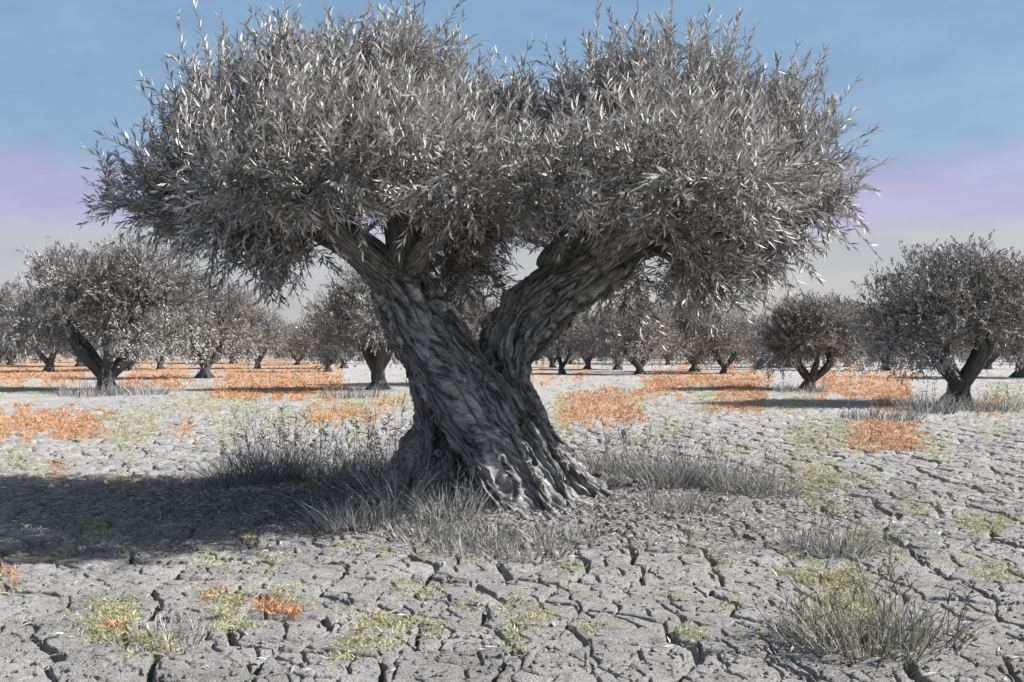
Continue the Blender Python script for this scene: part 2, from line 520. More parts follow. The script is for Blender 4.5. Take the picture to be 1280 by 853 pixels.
def build_trunk():
    tb = Tubes()
    samp = []
    for q, pts in enumerate(STR):
        P, R = strand(pts)
        R = R * .92
        tb.add(P, R, 14, .10, q)
        T, N, B = frames(P)
        L = np.concatenate(([0], np.cumsum(np.linalg.norm(np.diff(P, axis=0), axis=1)))) + q * 3.7
        samp += list(zip(P, R, T, N, B, L))
    rng = np.random.default_rng(5)
    for q in range(22):                                         # burls and knots
        P, R, T, N, B, L = samp[rng.integers(len(samp))]
        a = rng.uniform(0, 6.28)
        c = P + (N * math.cos(a) + B * math.sin(a)) * R * .8
        if c[2] < .15:
            continue
        r = rng.uniform(.05, .11)
        pp = [c - T * r * 1.2, c - T * r * .6, c, c + T * r * .6, c + T * r * 1.2]
        tb.add(pp, [r * .4, r * .9, r, r * .85, r * .35], 10)
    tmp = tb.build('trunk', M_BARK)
    md = tmp.modifiers.new('r', 'REMESH'); md.mode = 'VOXEL'; md.voxel_size = .0125
    sm = tmp.modifiers.new('s', 'SMOOTH'); sm.iterations = 4; sm.factor = .5
    dg = bpy.context.evaluated_depsgraph_get()
    me = bpy.data.meshes.new_from_object(tmp.evaluated_get(dg))
    old = tmp.data
    bpy.data.objects.remove(tmp)
    bpy.data.meshes.remove(old)
    n = len(me.vertices)
    V = np.empty(n * 3, np.float32); me.vertices.foreach_get('co', V); V = V.reshape(-1, 3).astype(float)
    NV = np.empty(n * 3, np.float32); me.vertices.foreach_get('normal', NV); NV = NV.reshape(-1, 3)
    kd = kdtree.KDTree(len(samp))
    for i, s in enumerate(samp):
        kd.insert(Vector(s[0]), i)
    kd.balance()
    SP = np.array([s[0] for s in samp]); SR = np.array([s[1] for s in samp]); ST = np.array([s[2] for s in samp])
    SN = np.array([s[3] for s in samp]); SB = np.array([s[4] for s in samp]); SL = np.array([s[5] for s in samp])
    idx = np.array([kd.find(Vector(v))[1] for v in V])
    d = V - SP[idx]
    along = (d * ST[idx]).sum(1)
    v = SL[idx] + along
    ang = np.arctan2((d * SB[idx]).sum(1), (d * SN[idx]).sum(1)) + 1.1 * v
    r = np.maximum(SR[idx], .08)
    bark = np.stack((np.cos(ang) * r, np.sin(ang) * r, v), -1)
    q = bark * np.array((22, 22, 2.3))
    q = q + .8 * (np.stack((fbm(V * 5, 2, 3), fbm(V * 5, 2, 4), fbm(V * 5, 2, 5)), -1) - .5)
    rid = 1 - np.abs(2 * fbm(q, 3, 71, .55) - 1)
    rid = np.clip((rid - .45) / .5, 0, 1)
    q2 = bark * np.array((46, 46, 5.5)) + 1.2 * fbm(V * 9, 2, 6)[:, None]
    rid2 = np.clip((1 - np.abs(2 * fbm(q2, 2, 75) - 1) - .4) / .6, 0, 1)
    fine = fbm(bark * np.array((50, 50, 9)), 3, 81, .6)
    lump = fbm(V * 4.2, 3, 91)
    dsp = -.070 * rid ** 1.5 - .026 * rid2 + .030 * (fine - .5) + .13 * (lump - .5) + .022
    V = V + NV * dsp[:, None]
    me.vertices.foreach_set('co', V.astype(np.float32).ravel())
    for a in list(me.attributes):
        if a.name == 'bark':
            me.attributes.remove(a)
    a = me.attributes.new('bark', 'FLOAT_VECTOR', 'POINT')
    a.data.foreach_set('vector', bark.astype(np.float32).ravel())
    me.polygons.foreach_set('use_smooth', np.ones(len(me.polygons), bool))
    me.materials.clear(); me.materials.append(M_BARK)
    me.update()
    o = bpy.data.objects.new('trunk', me)
    COL.objects.link(o)
    o.parent = hero
    tag(o, 'twisted grey trunk split into two leaning stems with deeply furrowed bark')


build_trunk()

LIMBS = [
    [(492, 352, 0, 27), (452, 312, -.1, 25), (402, 285, -.2, 18), (342, 255, -.3, 12), (262, 222, -.3, 6)],
    [(493, 350, 0, 25), (500, 300, 0, 20), (486, 240, .1, 15), (452, 170, .2, 10), (430, 95, .2, 4)],
    [(505, 348, .1, 20), (532, 280, .4, 15), (560, 200, .6, 10), (570, 105, .8, 4)],
    [(740, 326, .1, 28), (782, 296, .1, 26), (836, 265, .1, 19), (902, 232, .2, 12), (990, 205, .2, 5)],
    [(745, 318, .1, 22), (768, 280, -.3, 17), (792, 210, -.4, 11), (804, 105, -.4, 4)],
    [(690, 336, .1, 22), (722, 275, .4, 15), (704, 190, .7, 10), (690, 105, .8, 4)],
    [(780, 318, .2, 18), (850, 296, .7, 13), (935, 268, 1.2, 6)],
    [(478, 345, .2, 20), (420, 265, .8, 13), (345, 185, 1.2, 6)],
    [(482, 345, -.1, 18), (424, 292, -.8, 12), (340, 225, -1.4, 5)],
    [(762, 306, -.1, 19), (830, 258, -.9, 12), (905, 190, -1.3, 5)],
    [(510, 338, .0, 16), (556, 284, -.6, 11), (610, 210, -1.0, 5)],
]
# lobes of the crown: px, py, rx, ry (photo px at the tree), depth offset m, depth radius m
LOB = [
    (250, 196, 66, 52, 0, .9), (205, 232, 48, 34, -.3, .6), (315, 145, 92, 70, .0, 1.1), (415, 118, 95, 64, .3, 1.1), (505, 115, 66, 66, 0, 1),
    (440, 185, 120, 92, -1.0, 1.1), (320, 220, 105, 62, -.9, 1.0), (285, 258, 70, 34, .2, .8), (540, 200, 90, 85, -.8, 1.0), (580, 168, 48, 64, .4, .9),
    (400, 170, 140, 105, 1.4, 1.2), (550, 255, 75, 45, .5, .8), (550, 180, 110, 110, 1.5, 1.0), (345, 288, 42, 32, -.2, .5), (410, 250, 75, 34, -.7, .6),
    (560, 318, 58, 42, 1.3, .6), (510, 72, 34, 28, .0, .6), (370, 80, 40, 22, .2, .6),
    (634, 158, 34, 42, .2, .8), (640, 215, 70, 62, -.6, .9), (740, 140, 62, 62, .2, 1), (780, 98, 26, 30, .1, .6), (820, 125, 80, 66, 0, 1), (885, 112, 40, 46, .2, .8),
    (945, 150, 72, 58, 0, .9), (1000, 195, 52, 60, .1, .8), (1030, 246, 40, 18, 0, .5), (820, 205, 120, 85, -1.0, 1.0), (920, 232, 100, 62, -.7, .9),
    (905, 288, 72, 38, 0, .8), (862, 328, 38, 26, .2, .5), (780, 345, 42, 18, .8, .4), (960, 290, 40, 26, .2, .5), (760, 200, 120, 95, 1.3, 1.1),
    (575, 322, 46, 40, .9, .5), (600, 280, 40, 34, .4, .5), (380, 308, 50, 24, -.5, .5), (300, 290, 50, 26, -.5, .6), (225, 268, 50, 24, .1, .6),
    (330, 330, 24, 14, .0, .4), (880, 318, 60, 36, -.4, .6), (940, 322, 40, 22, 0, .5), (885, 352, 22, 18, 0, .4),
    (1000, 268, 40, 30, 0, .6), (760, 355, 30, 18, .5, .4), (1040, 250, 26, 12, 0, .4), (160, 250, 24, 14, 0, .5),
    (420, 205, 90, 66, -2.1, .9), (300, 215, 60, 40, -2.0, .8), (550, 205, 80, 52, -2.1, .9), (690, 205, 80, 54, -2.1, .9), (815, 205, 84, 54, -2.1, .9), (915, 215, 60, 40, -1.9, .8),
    (618, 140, 26, 28, .1, .4), (654, 112, 13, 34, .1, .4), (692, 158, 34, 30, .2, .6),
    (900, 190, 110, 85, 1.3, 1.1), (700, 268, 48, 34, .8, .6), (720, 225, 80, 52, -.9, .7), (620, 268, 55, 30, .2, .6), (850, 290, 50, 26, -.6, .5),
]


def build_crown():
    rng = np.random.default_rng(23)
    lobes = []
    for px, py, rx, ry, dy, rd in LOB:
        c = hp(px, py + 13 if py < 230 else py + 6, dy)
        k = (TY + dy) / F
        lobes.append((*c, rx * k, rd, ry * k))
    lobes = np.array(lobes)
    # limbs with their branchlets, each limb one mesh
    LP = []
    tubes = []
    for i, pts in enumerate(LIMBS):
        P, R = strand(pts, .08)
        t = Tubes()
        t.add(P, R, 10, .22, 100 + i)
        tubes.append(t)
        for p, r in zip(P[3:], R[3:]):
            LP.append((p, r, i))
    lp = np.array([a[0] for a in LP])
    C, _, _ = lobes_sample(rng, lobes, 330, .45)
    for c in C:
        w = np.linalg.norm(lp - c, axis=1) + .25 * np.abs(lp[:, 2] - c[2] + .5)
        k = w.argmin()
        p0, r0, i = LP[k]
        d = c - p0
        ln = np.linalg.norm(d)
        if ln < .25 or ln > 2.2:
            continue
        m1 = p0 + d * .35 + rng.normal(0, .09, 3) * ln + np.array((0, 0, -.05 * ln))
        m2 = p0 + d * .7 + rng.normal(0, .07, 3) * ln
        P, R = resample([p0, m1, m2, c], np.array((1, .75, .5, .25)) * min(r0 * .6, .035), .12)
        tubes[i].add(P, R, 5)
    for t in tubes:
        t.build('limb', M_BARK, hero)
    # leafy twigs
    n = 7600
    P, D, r = lobes_sample(rng, lobes, n, .50, .6)
    w = np.array([np.min(np.linalg.norm(lp - p, axis=1)) for p in P])
    near = lp[[np.argmin(np.linalg.norm(lp - p, axis=1)) for p in P]]
    out = unit(P - near)
    cz = np.clip((P[:, 2] - 2.3) / 1.6, -.9, 1.1)
    D = unit(D * .75 + out * .55 + np.stack((0 * cz, 0 * cz, .25 + .75 * cz), -1) + rng.normal(0, .30, (n, 3)))
    def open_view(P, D):                                     # the limbs are bare where they leave the stems
        W = P + BASE
        k = F / W[:, 1]
        px, py = HX + W[:, 0] * k, HY - (W[:, 2] - CAMH) * k
        hid = ((px > 385) & (px < 535) & (py > 268 - (px - 385) * .05) & (py < 360)) | ((px > 672) & (px < 840) & (py > 268) & (py < 372))
        hid &= (P[:, 1] < .25) & (rng.uniform(0, 1, len(P)) < .88)
        return P[~hid], D[~hid]
    P, D = open_view(P, D)
    (V, Q, A), ends = sprays(rng, P - D * .15, D, 20, .42, .132, .0205, .08)
    # long shoots that stick out: upright on the top, hanging below
    P, D, r = lobes_sample(rng, lobes, 3400, .15)
    up = (D[:, 2] > .3) & (P[:, 2] > 2.9)
    dn = (D[:, 2] < -.1) & (P[:, 2] < 2.7)
    notch = np.abs((P[:, 0] + BASE[0]) * F / (P[:, 1] + BASE[1]) + HX - 655) < 62
    up &= ~(notch & (rng.uniform(0, 1, len(P)) < .7))
    P, D = np.vstack((P[up], P[dn])), np.vstack((D[up] * .35 + (0, 0, .9), D[dn] * .6 - (0, 0, .35)))
    D = D + rng.normal(0, .22, D.shape)
    P, D = open_view(P, D)
    (V2, Q2, A2), e2 = sprays(rng, P, D, 22, .46, .13, .0205, .06)
    V, Q, A = np.vstack((V, V2)), np.vstack((Q, Q2 + len(V))), np.concatenate((A, A2))
    ends = tuple(np.vstack((a, b)) for a, b in zip(ends, e2))
    crown = quads('crown', V, Q, M_LEAF, hero, {'rnd': ('FLOAT', A)})
    V, Q = twig_tubes(ends, .006)
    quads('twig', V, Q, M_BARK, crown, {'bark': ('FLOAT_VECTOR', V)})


build_crown()


# ------------------------------------------------------------------ orchard trees behind
def orchard_tree(seed, h, w, d, nspray, leaf, lean=0.0, forks=3, trunk_h=.24, tw=.30, flat=.0, per=14):
    """a smaller olive: short thick stem forking low like a vase, a rounded crown of leafy twigs. Returns trunk and crown meshes."""
    rng = np.random.default_rng(seed)
    t = Tubes()
    zt = h * trunk_h
    fork = np.array((lean * .5, 0, zt))
    stem = [(-.02, 0, -.25), (0, 0, .05), (lean * .2, 0, zt * .5), tuple(fork)]
    P, R = resample(stem, [tw * 1.7, tw * 1.25, tw, tw * .95], .12)
    t.add(P, R, 10, .3, seed)
    for q in range(3):                                          # root flares
        a = q * 2.1 + rng.uniform(0, 1)
        e = np.array((math.cos(a), math.sin(a), 0))
        P, R = resample([e * .05 + (0, 0, .35), e * tw * 1.2 + (0, 0, .12), e * tw * 2.3 - (0, 0, .12)], [tw * .6, tw * .5, tw * .2], .12)
        t.add(P, R, 7, .2, seed + q)
    tips = []
    for q in range(forks + 2):
        a = 2 * math.pi * q / (forks + 2) + rng.uniform(-.4, .4)
        if q < forks:
            a = (0 if q % 2 == 0 else math.pi) + rng.uniform(-.75, .75)
        e = np.array((math.cos(a) * w * .5, math.sin(a) * d * .5, 0))
        s = rng.uniform(.45, .62)
        p1 = fork + e * .22 + (0, 0, h * .14)
        p2 = fork + e * .45 * s + (0, 0, h * .3)
        p3 = fork + e * .85 * s + (0, 0, h * .5)
        P, R = resample([fork - (0, 0, zt * .4), p1 + rng.normal(0, .08, 3), p2 + rng.normal(0, .12, 3), p3], [tw * .75, tw * .55, tw * .36, tw * .1], .15)
        t.add(P, R, 8, .25, seed + 20 + q)
        tips += [p2, p3]
        for b in range(3):
            k = rng.integers(len(P) // 3, len(P))
            end = P[k] + e * rng.uniform(.05, .15) + rng.normal(0, .22, 3) + (0, 0, rng.uniform(.2, .5))
            B_, R_ = resample([P[k], (P[k] + end) / 2 + rng.normal(0, .1, 3), end], [R[k] * .6, R[k] * .4, .02], .15)
            t.add(B_, R_, 5)
    lobes = []
    cz = h * (.60 - flat * .05)
    for q in range(19):
        a = rng.uniform(0, 6.28)
        rr = math.sqrt(rng.uniform(0, 1)) * .70
        dome = math.sqrt(max(0, 1 - (rr / .9) ** 2))
        zz = cz + rng.uniform(-.16, .27 * dome) * h
        lobes.append((lean + math.cos(a) * rr * w * .5, math.sin(a) * rr * d * .5, zz, w * rng.uniform(.10, .22), d * rng.uniform(.12, .22), h * rng.uniform(.08, .16)))
    lobes.append((lean, 0, cz + .02 * h, w * .31, d * .31, h * .22))
    for q in range(7):
        a = q * .9 + rng.uniform(-.25, .25)
        lobes.append((lean + math.cos(a) * w * .36, math.sin(a) * d * .36, h * rng.uniform(.33, .46), w * .13, d * .13, h * rng.uniform(.08, .13)))
    P, D, r = lobes_sample(rng, lobes, nspray, .5)
    keep = P[:, 2] > h * .22
    keep &= ~((np.abs(P[:, 0] - lean) < w * .15) & (P[:, 1] < d * .25) & (P[:, 2] < h * .42))
    P, D = P[keep], D[keep]
    n = len(P)
    D = unit(D * .8 + np.stack((0 * P[:, 2], 0 * P[:, 2], np.clip((P[:, 2] / h - .38) * 3, -.5, .9)), -1) + rng.normal(0, .35, (n, 3)))
    (V, Q, A), ends = sprays(rng, P, D, per, leaf * 3.1, leaf, leaf * .235, .1)
    return t, (V, Q, A)


MESHES = {}


def plant_tree(x, y, kind, label, group, rot=0.0, scale=1.0, sx=1.0):
    z = float(ground_z(np.array([x]), np.array([y]), False)[0])
    o = empty('olive_tree', (x, y, z), label, 'tree', group)
    o.rotation_euler = (0, 0, rot)
    o.scale = (scale * sx, scale * sx, scale)
    if kind not in MESHES:
        t, (V, Q, A) = KINDS[kind]()
        a = t.build('trunk', M_BARK_BG, o)
        b = quads('crown', V, Q, M_LEAF_BG, o, {'rnd': ('FLOAT', A)})
        MESHES[kind] = (a, b)
    else:
        for s in MESHES[kind]:
            c = s.copy()
            COL.objects.link(c)
            c.parent = o
    return o


def px_ground(px, base):
    Y = CAMH * F / (base - HY)
    return (px - HX) * Y / F, Y


KINDS = {
    'vase': lambda: orchard_tree(101, 5.9, 9.6, 7.6, 4000, .195, 0, 3, .13, .32),
    'round': lambda: orchard_tree(102, 5.6, 6.4, 5.8, 2800, .21, .1, 2, .15, .28),
    'near': lambda: orchard_tree(103, 4.85, 6.3, 5.4, 4300, .155, .15, 3, .17, .30),
    'low': lambda: orchard_tree(104, 3.75, 5.2, 4.6, 2800, .17, .1, 3, .13, .21),
    'shade': lambda: orchard_tree(105, 4.8, 5.4, 5.0, 2800, .185, -.1, 2, .2, .26),
    'far': lambda: orchard_tree(106, 5.2, 7.4, 6.6, 1900, .27, 0, 2, .15, .26, 0, 10),
    'far_wide': lambda: orchard_tree(107, 4.9, 8.2, 7.0, 1900, .27, .2, 3, .14, .25, 0, 10),
}
GB = 'olive trees in the orchard behind the old tree'
TREES = [
    (132, 488, 'vase', 'broad olive tree on the left with dark V-shaped forked trunk', 0, 1, 1),
    (256, 473, 'round', 'round olive tree with short stout trunk just right of the broad left one', .4, 1, 1),
    (474, 488, 'shade', 'olive tree close behind the left side of the old twisted trunk', 0, 1, 1),
    (582, 482, 'round', 'olive tree seen through the fork of the old split trunk', 2.2, .8, 1),
    (1012, 487, 'low', 'low spreading olive tree with forked trunk left of the tall right-hand olive', 0, 1, 1),
    (1197, 505, 'near', 'tall dense olive tree on the right, nearest to the old one', 0, 1, 1),
    (62, 464, 'far', 'olive tree behind the broad left one, its trunk showing to its left', 1.1, 1.05, 1),
    (200, 461, 'far_wide', 'thin-stemmed far olive between the broad left tree and the round one', 2.0, .95, .9),
    (322, 460, 'far', 'small olive tree in a row to the right of the round one', 3.3, .98, .85),
    (372, 456, 'far_wide', 'far olive half hidden behind the tree left of the old trunk', .6, .85, .9),
    (-45, 470, 'round', 'olive tree cut by the left edge of the view', 3.9, 1.1, 1.2),
    (800, 468, 'far_wide', 'leaning olive with slim trunk, right of the old tree and low among grass', 4.1, .93, .95),
    (868, 465, 'far', 'rounded olive with dark trunk midway between old tree and low spreading olive', 5.0, .95, .88),
    (735, 462, 'far', 'olive just right of the old trunk with two thin stems', .9, .88, .9),
    (948, 462, 'far_wide', 'far olive peeping out at the left of the low spreading olive', 2.9, .8, .75),
    (1108, 463, 'far', 'far olive between the low spreading one and the tall right-hand one', 4.4, .98, .85),
    (1276, 472, 'shade', 'olive tree cut by the right edge behind the tall one', 1.9, 1.0, 1.15),
    (1060, 458, 'far_wide', 'distant olive showing above the low spreading one at its right', .2, .95, .9),
    (1170, 457, 'far', 'distant olive behind the trunk of the tall right-hand tree', 1.4, 1.0, .9),
    (690, 459, 'far_wide', 'distant olive touching the right edge of the old trunk', 5.5, .9, .9),
    (430, 460, 'far', 'distant olive left of the tree behind the old trunk', 2.6, .9, .9),
    (14, 457, 'far_wide', 'distant olive at far left between two nearer trunks', 3.0, 1.0, 1.0),
    (290, 455, 'far_wide', 'distant olive in the gap beside the round tree', 4.9, .85, .9),
    (835, 456, 'far', 'distant olive between the leaning and the rounded olives', 0, .9, .95),
    (912, 455, 'far', 'distant olive right behind the rounded one', 3.5, .8, .9),
    (770, 455, 'far_wide', 'distant olive left behind the leaning one', 1.6, .95, .9),
    (702, 467, 'far', 'olive whose crown brushes the lower right side of the old trunk', 3.7, .82, .8),
    (772, 462, 'far', 'small olive in the gap left of the leaning slim-trunked one', 2.1, .9, .9),
    (905, 467, 'far_wide', 'wide olive right of the rounded one, its foliage hanging near the ground', .3, .8, .8),
    (985, 459, 'far_wide', 'distant olive right behind the low spreading one', 4.7, .95, 1),
    (410, 465, 'far', 'olive filling the gap left of the tree close behind the old trunk', 1.8, .8, .9),
    (100, 458, 'far', 'distant olive seen under the broad left tree', 2.4, .95, 1),
    (165, 463, 'far', 'olive at the right edge of the broad left tree, partly behind it', 5.2, 1, 1),
    (1235, 460, 'far_wide', 'distant olive at right between tall tree and picture edge', 5.9, 1.0, .9),
]
for px, base, kind, label, rot, sc, sx in TREES:
    x, y = px_ground(px, base)
    plant_tree(x, y, kind, label, GB, rot, sc, sx)


def far_grove():
    rng = np.random.default_rng(77)
    Vs, Qs, As, n = [], [], [], 0
    P, D = [], []
    for row in range(5):
        yy = 108 + row * 24
        for xx in np.arange(-140, 141, 7.0):
            c = np.array((xx + rng.normal(0, 1), yy + rng.normal(0, 1.5), 2.5))
            k = 130
            d = unit(rng.normal(size=(k, 3)))
            P.append(c + d * np.array((3.3, 3.0, 2.1)) * rng.uniform(.5, 1, (k, 1)) * rng.uniform(.85, 1.1))
            D.append(d + (0, 0, .5))
    (V, Q, A), _ = sprays(rng, np.vstack(P), np.vstack(D), 8, 1.3, .62, .17, .1)
    o = quads('distant_olive_grove', V, Q, M_LEAF_BG, None, {'rnd': ('FLOAT', A)})
    tag(o, 'far rows of olive trees closing the horizon', 'grove', None, 'stuff')


far_grove()


# ------------------------------------------------------------------ grass, weeds, litter
def blades(rng, B, D, H, W, seed=0, seg=3, curl=.5):
    m = len(B)
    t = np.linspace(0, 1, seg + 1)
    side = unit(np.cross(D, rng.normal(size=(m, 3))))
    bend = unit(rng.normal(size=(m, 3)) * (1, 1, .1)) * (curl * rng.uniform(.2, 1, m))[:, None]
    bend[:, 2] -= .25 * curl
    C = B[:, None] + (D[:, None] * t[None, :, None] + bend[:, None] * (t ** 2)[None, :, None]) * H[:, None, None]
    wd = W[:, None] * (1 - t ** 2 * .85)[None]
    A, Bv = C - side[:, None] * wd[..., None] * .5, C + side[:, None] * wd[..., None] * .5
    V = np.stack((A, Bv), 2).reshape(-1, 3)
    b = np.arange(m)[:, None] * (2 * (seg + 1))
    k = np.arange(seg)[None] * 2
    Q = np.stack((b + k, b + k + 1, b + k + 3, b + k + 2), -1).reshape(-1, 4)
    return V, Q, C


def tuft(px, py, h, r, n, label, group, m=M_STRAW, stalks=0, spread=.8, w=.007):
    if group == GG and py < 670:
        h, n, stalks = h * 1.22, int(n * 1.6), int(stalks * 1.5)
    rng = np.random.default_rng(int(px * 7 + py))
    x, y = px_ground(px, py)
    z = float(ground_z(np.array([x]), np.array([y]))[0])
    ang = rng.uniform(0, 6.28, n)
    rr = r * np.sqrt(rng.uniform(0, 1, n)) * .9
    bx, by = rr * np.cos(ang), rr * np.sin(ang)
    zz = ground_z(x + bx, y + by) - z - .01
    D = unit(np.stack((np.cos(ang) * spread * rr / r + rng.normal(0, .22, n), np.sin(ang) * spread * rr / r + rng.normal(0, .22, n), np.ones(n)), -1))
    V, Q, C = blades(rng, np.stack((bx, by, zz), -1), D, h * rng.uniform(.35, 1, n), w * rng.uniform(.6, 1.3, n))
    A = np.repeat(rng.uniform(0, 1, n), 8)
    if stalks:                                              # upright seed stalks with side sprigs
        k = rng.integers(0, n, stalks)
        B2 = np.stack((bx[k], by[k], zz[k]), -1)
        D2 = unit(np.stack((rng.normal(0, .16, stalks), rng.normal(0, .16, stalks), np.ones(stalks)), -1))
        H2 = h * rng.uniform(1.0, 1.45, stalks)
        V1, Q1, C1 = blades(rng, B2, D2, H2, np.full(stalks, w * .8), curl=.2)
        A1 = np.repeat(rng.uniform(0, .4, stalks), 8)
        ns = 7
        s = rng.uniform(.45, 1, (stalks, ns))
        B3 = (B2[:, None] + (C1[:, -1] - B2)[:, None] * s[..., None]).reshape(-1, 3)
        D3 = unit(rng.normal(0, .6, (stalks * ns, 3)) + (0, 0, .9))
        V3, Q3, _ = blades(rng, B3, D3, rng.uniform(.05, .13, stalks * ns), np.full(stalks * ns, w * 1.2), seg=3)
        A3 = np.repeat(rng.uniform(0, .5, stalks * ns), 8)
        Q = np.vstack((Q, Q1 + len(V), Q3 + len(V) + len(V1)))
        V = np.vstack((V, V1, V3))
        A = np.concatenate((A, A1, A3))
    o = quads('grass_tuft', V, Q, m, None, {'rnd': ('FLOAT', A)})
    o.location = (x, y, z)
    return tag(o, label, 'grass tuft', group)


GG = 'dry grass tufts on the cracked earth'
for a in [
    (300, 604, .45, .38, 260, 'bushy dry tuft at the left end of the clumps left of the old trunk', 14),
    (345, 596, .62, .42, 330, 'tallest dry clump with thin stalks in the shade left of the old trunk', 26),
    (392, 600, .45, .40, 260, 'dry clump in the middle of those left of the old trunk', 14),
    (440, 606, .50, .36, 240, 'dry clump with bare stalks near the old trunk on its left', 18),
    (472, 616, .55, .34, 260, 'dry tuft touching the left root of the old tree', 14),
    (492, 648, .75, .22, 150, 'tall dry stalks standing in front of the left root of the old tree', 16),
    (440, 660, .34, .40, 260, 'flattened dry tuft in the tree shade before the left root', 5),
    (540, 676, .30, .36, 260, 'low dry tuft before the middle of the old trunk', 4),
    (590, 690, .22, .34, 220, 'short dry tuft at the foot of the front root', 0),
    (745, 616, .48, .34, 280, 'dry tuft touching the right side of the old trunk', 10),
    (786, 606, .50, .42, 330, 'dry clump second to the right of the old trunk', 12),
    (830, 612, .46, .42, 330, 'dry clump in the middle of those right of the old trunk', 10),
    (874, 608, .46, .42, 300, 'dry clump with bent blades right of the middle clump', 10),
    (920, 614, .40, .40, 260, 'dry clump near the right end of those beside the old trunk', 8),
    (960, 620, .28, .36, 180, 'thin low dry tuft at the right end of the clumps', 4),
    (1050, 690, .36, .26, 240, 'compact dry tuft on the bare earth right of the old tree', 8),
    (1012, 682, .24, .22, 130, 'small dry tuft beside the compact one on bare earth', 3),
    (1078, 806, .42, .38, 340, 'large spiky dry tuft in the right foreground', 16),
    (1018, 800, .28, .26, 200, 'sparse dry tuft on the left of the large spiky one', 5),
    (1142, 796, .26, .30, 200, 'sparse dry tuft on the right of the large spiky one', 5),
    (205, 800, .14, .30, 150, 'very low thin tuft on the cracked earth in the left foreground', 0),
    (612, 676, .30, .34, 240, 'wild low tuft right in front of the old trunk foot', 5),
    (664, 694, .24, .36, 220, 'scattered low tuft in front of the old tree, right of its front root', 3),
    (566, 656, .36, .30, 240, 'dry tuft tucked against the left front of the old trunk', 8),
    (848, 640, .22, .42, 200, 'short tuft in front of the clumps right of the old trunk', 0),
    (700, 676, .22, .36, 200, 'short dry tuft by the right front root', 0),
]:
    tuft(*a[:6], GG, M_SOFT if a[5].startswith('large') else M_STRAW, a[6])
GH = 'grass clumps at the feet of orchard trees'
for a in [
    (112, 494, .7, 1.2, 260, 'dark grass clump at the foot of the broad left olive'),
    (172, 493, .6, 1.2, 220, 'grass clump right of the broad left olive trunk'),
    (1160, 514, .75, .8, 260, 'tall grass clump left of the tall right-hand olive trunk'),
    (1232, 512, .6, .9, 240, 'grass clump right of the tall right-hand olive trunk'),
    (1000, 491, .5, 1.0, 200, 'grass clump around the low spreading olive trunk'),
    (440, 497, .6, 1.2, 240, 'grass clump left of the olive behind the old trunk'),
    (1100, 522, .4, 1.0, 240, 'low dark grass patch in the shade left of the tall olive'),
]:
    tuft(*a, GH, M_STRAW, 6, .5, .02)


def scatter_px(rng, n, x0, x1, y0, y1):
    """random ground points, even over the ground as it is seen from the path."""
    return px_ground(rng.uniform(x0, x1, n), rng.uniform(y0, y1, n))


def cover(name, label, cat, m, rng, x, y, h, w, curl=.8, lie=.8, each=4, scale_far=True):
    n = len(x)
    x = np.repeat(x, each); y = np.repeat(y, each)
    k = np.clip(y / 11, 1, 5) if scale_far else np.ones(len(y))
    x = x + rng.normal(0, .03, len(x)) * k
    y = y + rng.normal(0, .03, len(x)) * k
    z = np.concatenate([ground_z(x[i:i + 60000], y[i:i + 60000]) for i in range(0, len(x), 60000)])
    D = unit(rng.normal(0, lie, (len(x), 3)) * (1, 1, .2) + (0, 0, 1))
    V, Q, _ = blades(rng, np.stack((x, y, z - .004), -1), D, h * k ** .6 * rng.uniform(.4, 1.1, len(x)), w * k * rng.uniform(.7, 1.2, len(x)), seg=2, curl=curl)
    o = quads(name, V, Q, m, None, {'rnd': ('FLOAT', np.repeat(rng.uniform(0, 1, len(x)), 6))})
    tag(o, label, cat, None, 'stuff')


def masked(rng, rects, seed, n, x0=-40, x1=1320, y0=446, y1=830):
    out = []
    for (a, b, c, d) in rects:
        if c <= a:
            continue
        k = max(10, int((c - a) * (d - b) * n))
        out.append(np.stack((rng.uniform(a - 12, c + 12, k), rng.uniform(max(447, b - 5), d + 5, k)), -1))
    q = np.vstack(out)
    x, y = px_ground(q[:, 0], q[:, 1])
    keep = patch_mask(x, y, rects, 8, seed) > rng.uniform(.1, .95, len(x)) + .4 * (fbm(np.stack((x, y), -1) / np.clip(y / 22, .25, 2)[:, None], 3, 19) - .5)
    return x[keep], y[keep]


rng = np.random.default_rng(9)
x, y = masked(rng, RUST, 201, .22)
cover('rusty_grass', 'rust-orange dry grass strips across the orchard floor', 'dry grass', M_RUST, rng, x, y, .09, .0075, .7, .7, 6)
x, y = masked(rng, GREEN, 301, .30)
cover('green_weeds', 'yellow-green low weeds scattered over the cracked earth', 'weeds', M_GREEN, rng, x, y, .042, .0058, .8, .9, 8)
# dry stubble everywhere, thicker round the tree
x, y = scatter_px(rng, 16000, -60, 1340, 455, 690)
keep = fbm(np.stack((x, y), -1) / np.clip(y / 14, 1, 4)[:, None], 3, 401) > rng.uniform(.40, .62, len(x))
x, y = x[keep], y[keep]
a = rng.uniform(0, 6.28, 9000); r = np.abs(rng.normal(0, 1.9, 9000)) + .5
x2, y2 = TX - .3 + r * np.cos(a) * 1.5, TYB + .2 + r * np.sin(a) * .8
ok = y2 > 7.6
x, y = np.concatenate((x, x2[ok])), np.concatenate((y, y2[ok]))
cover('dry_stubble', 'short grey dry stubble over the earth under and behind the trees', 'dry grass', M_STRAW, rng, x, y, .085, .005, .9, 1.1, 4)


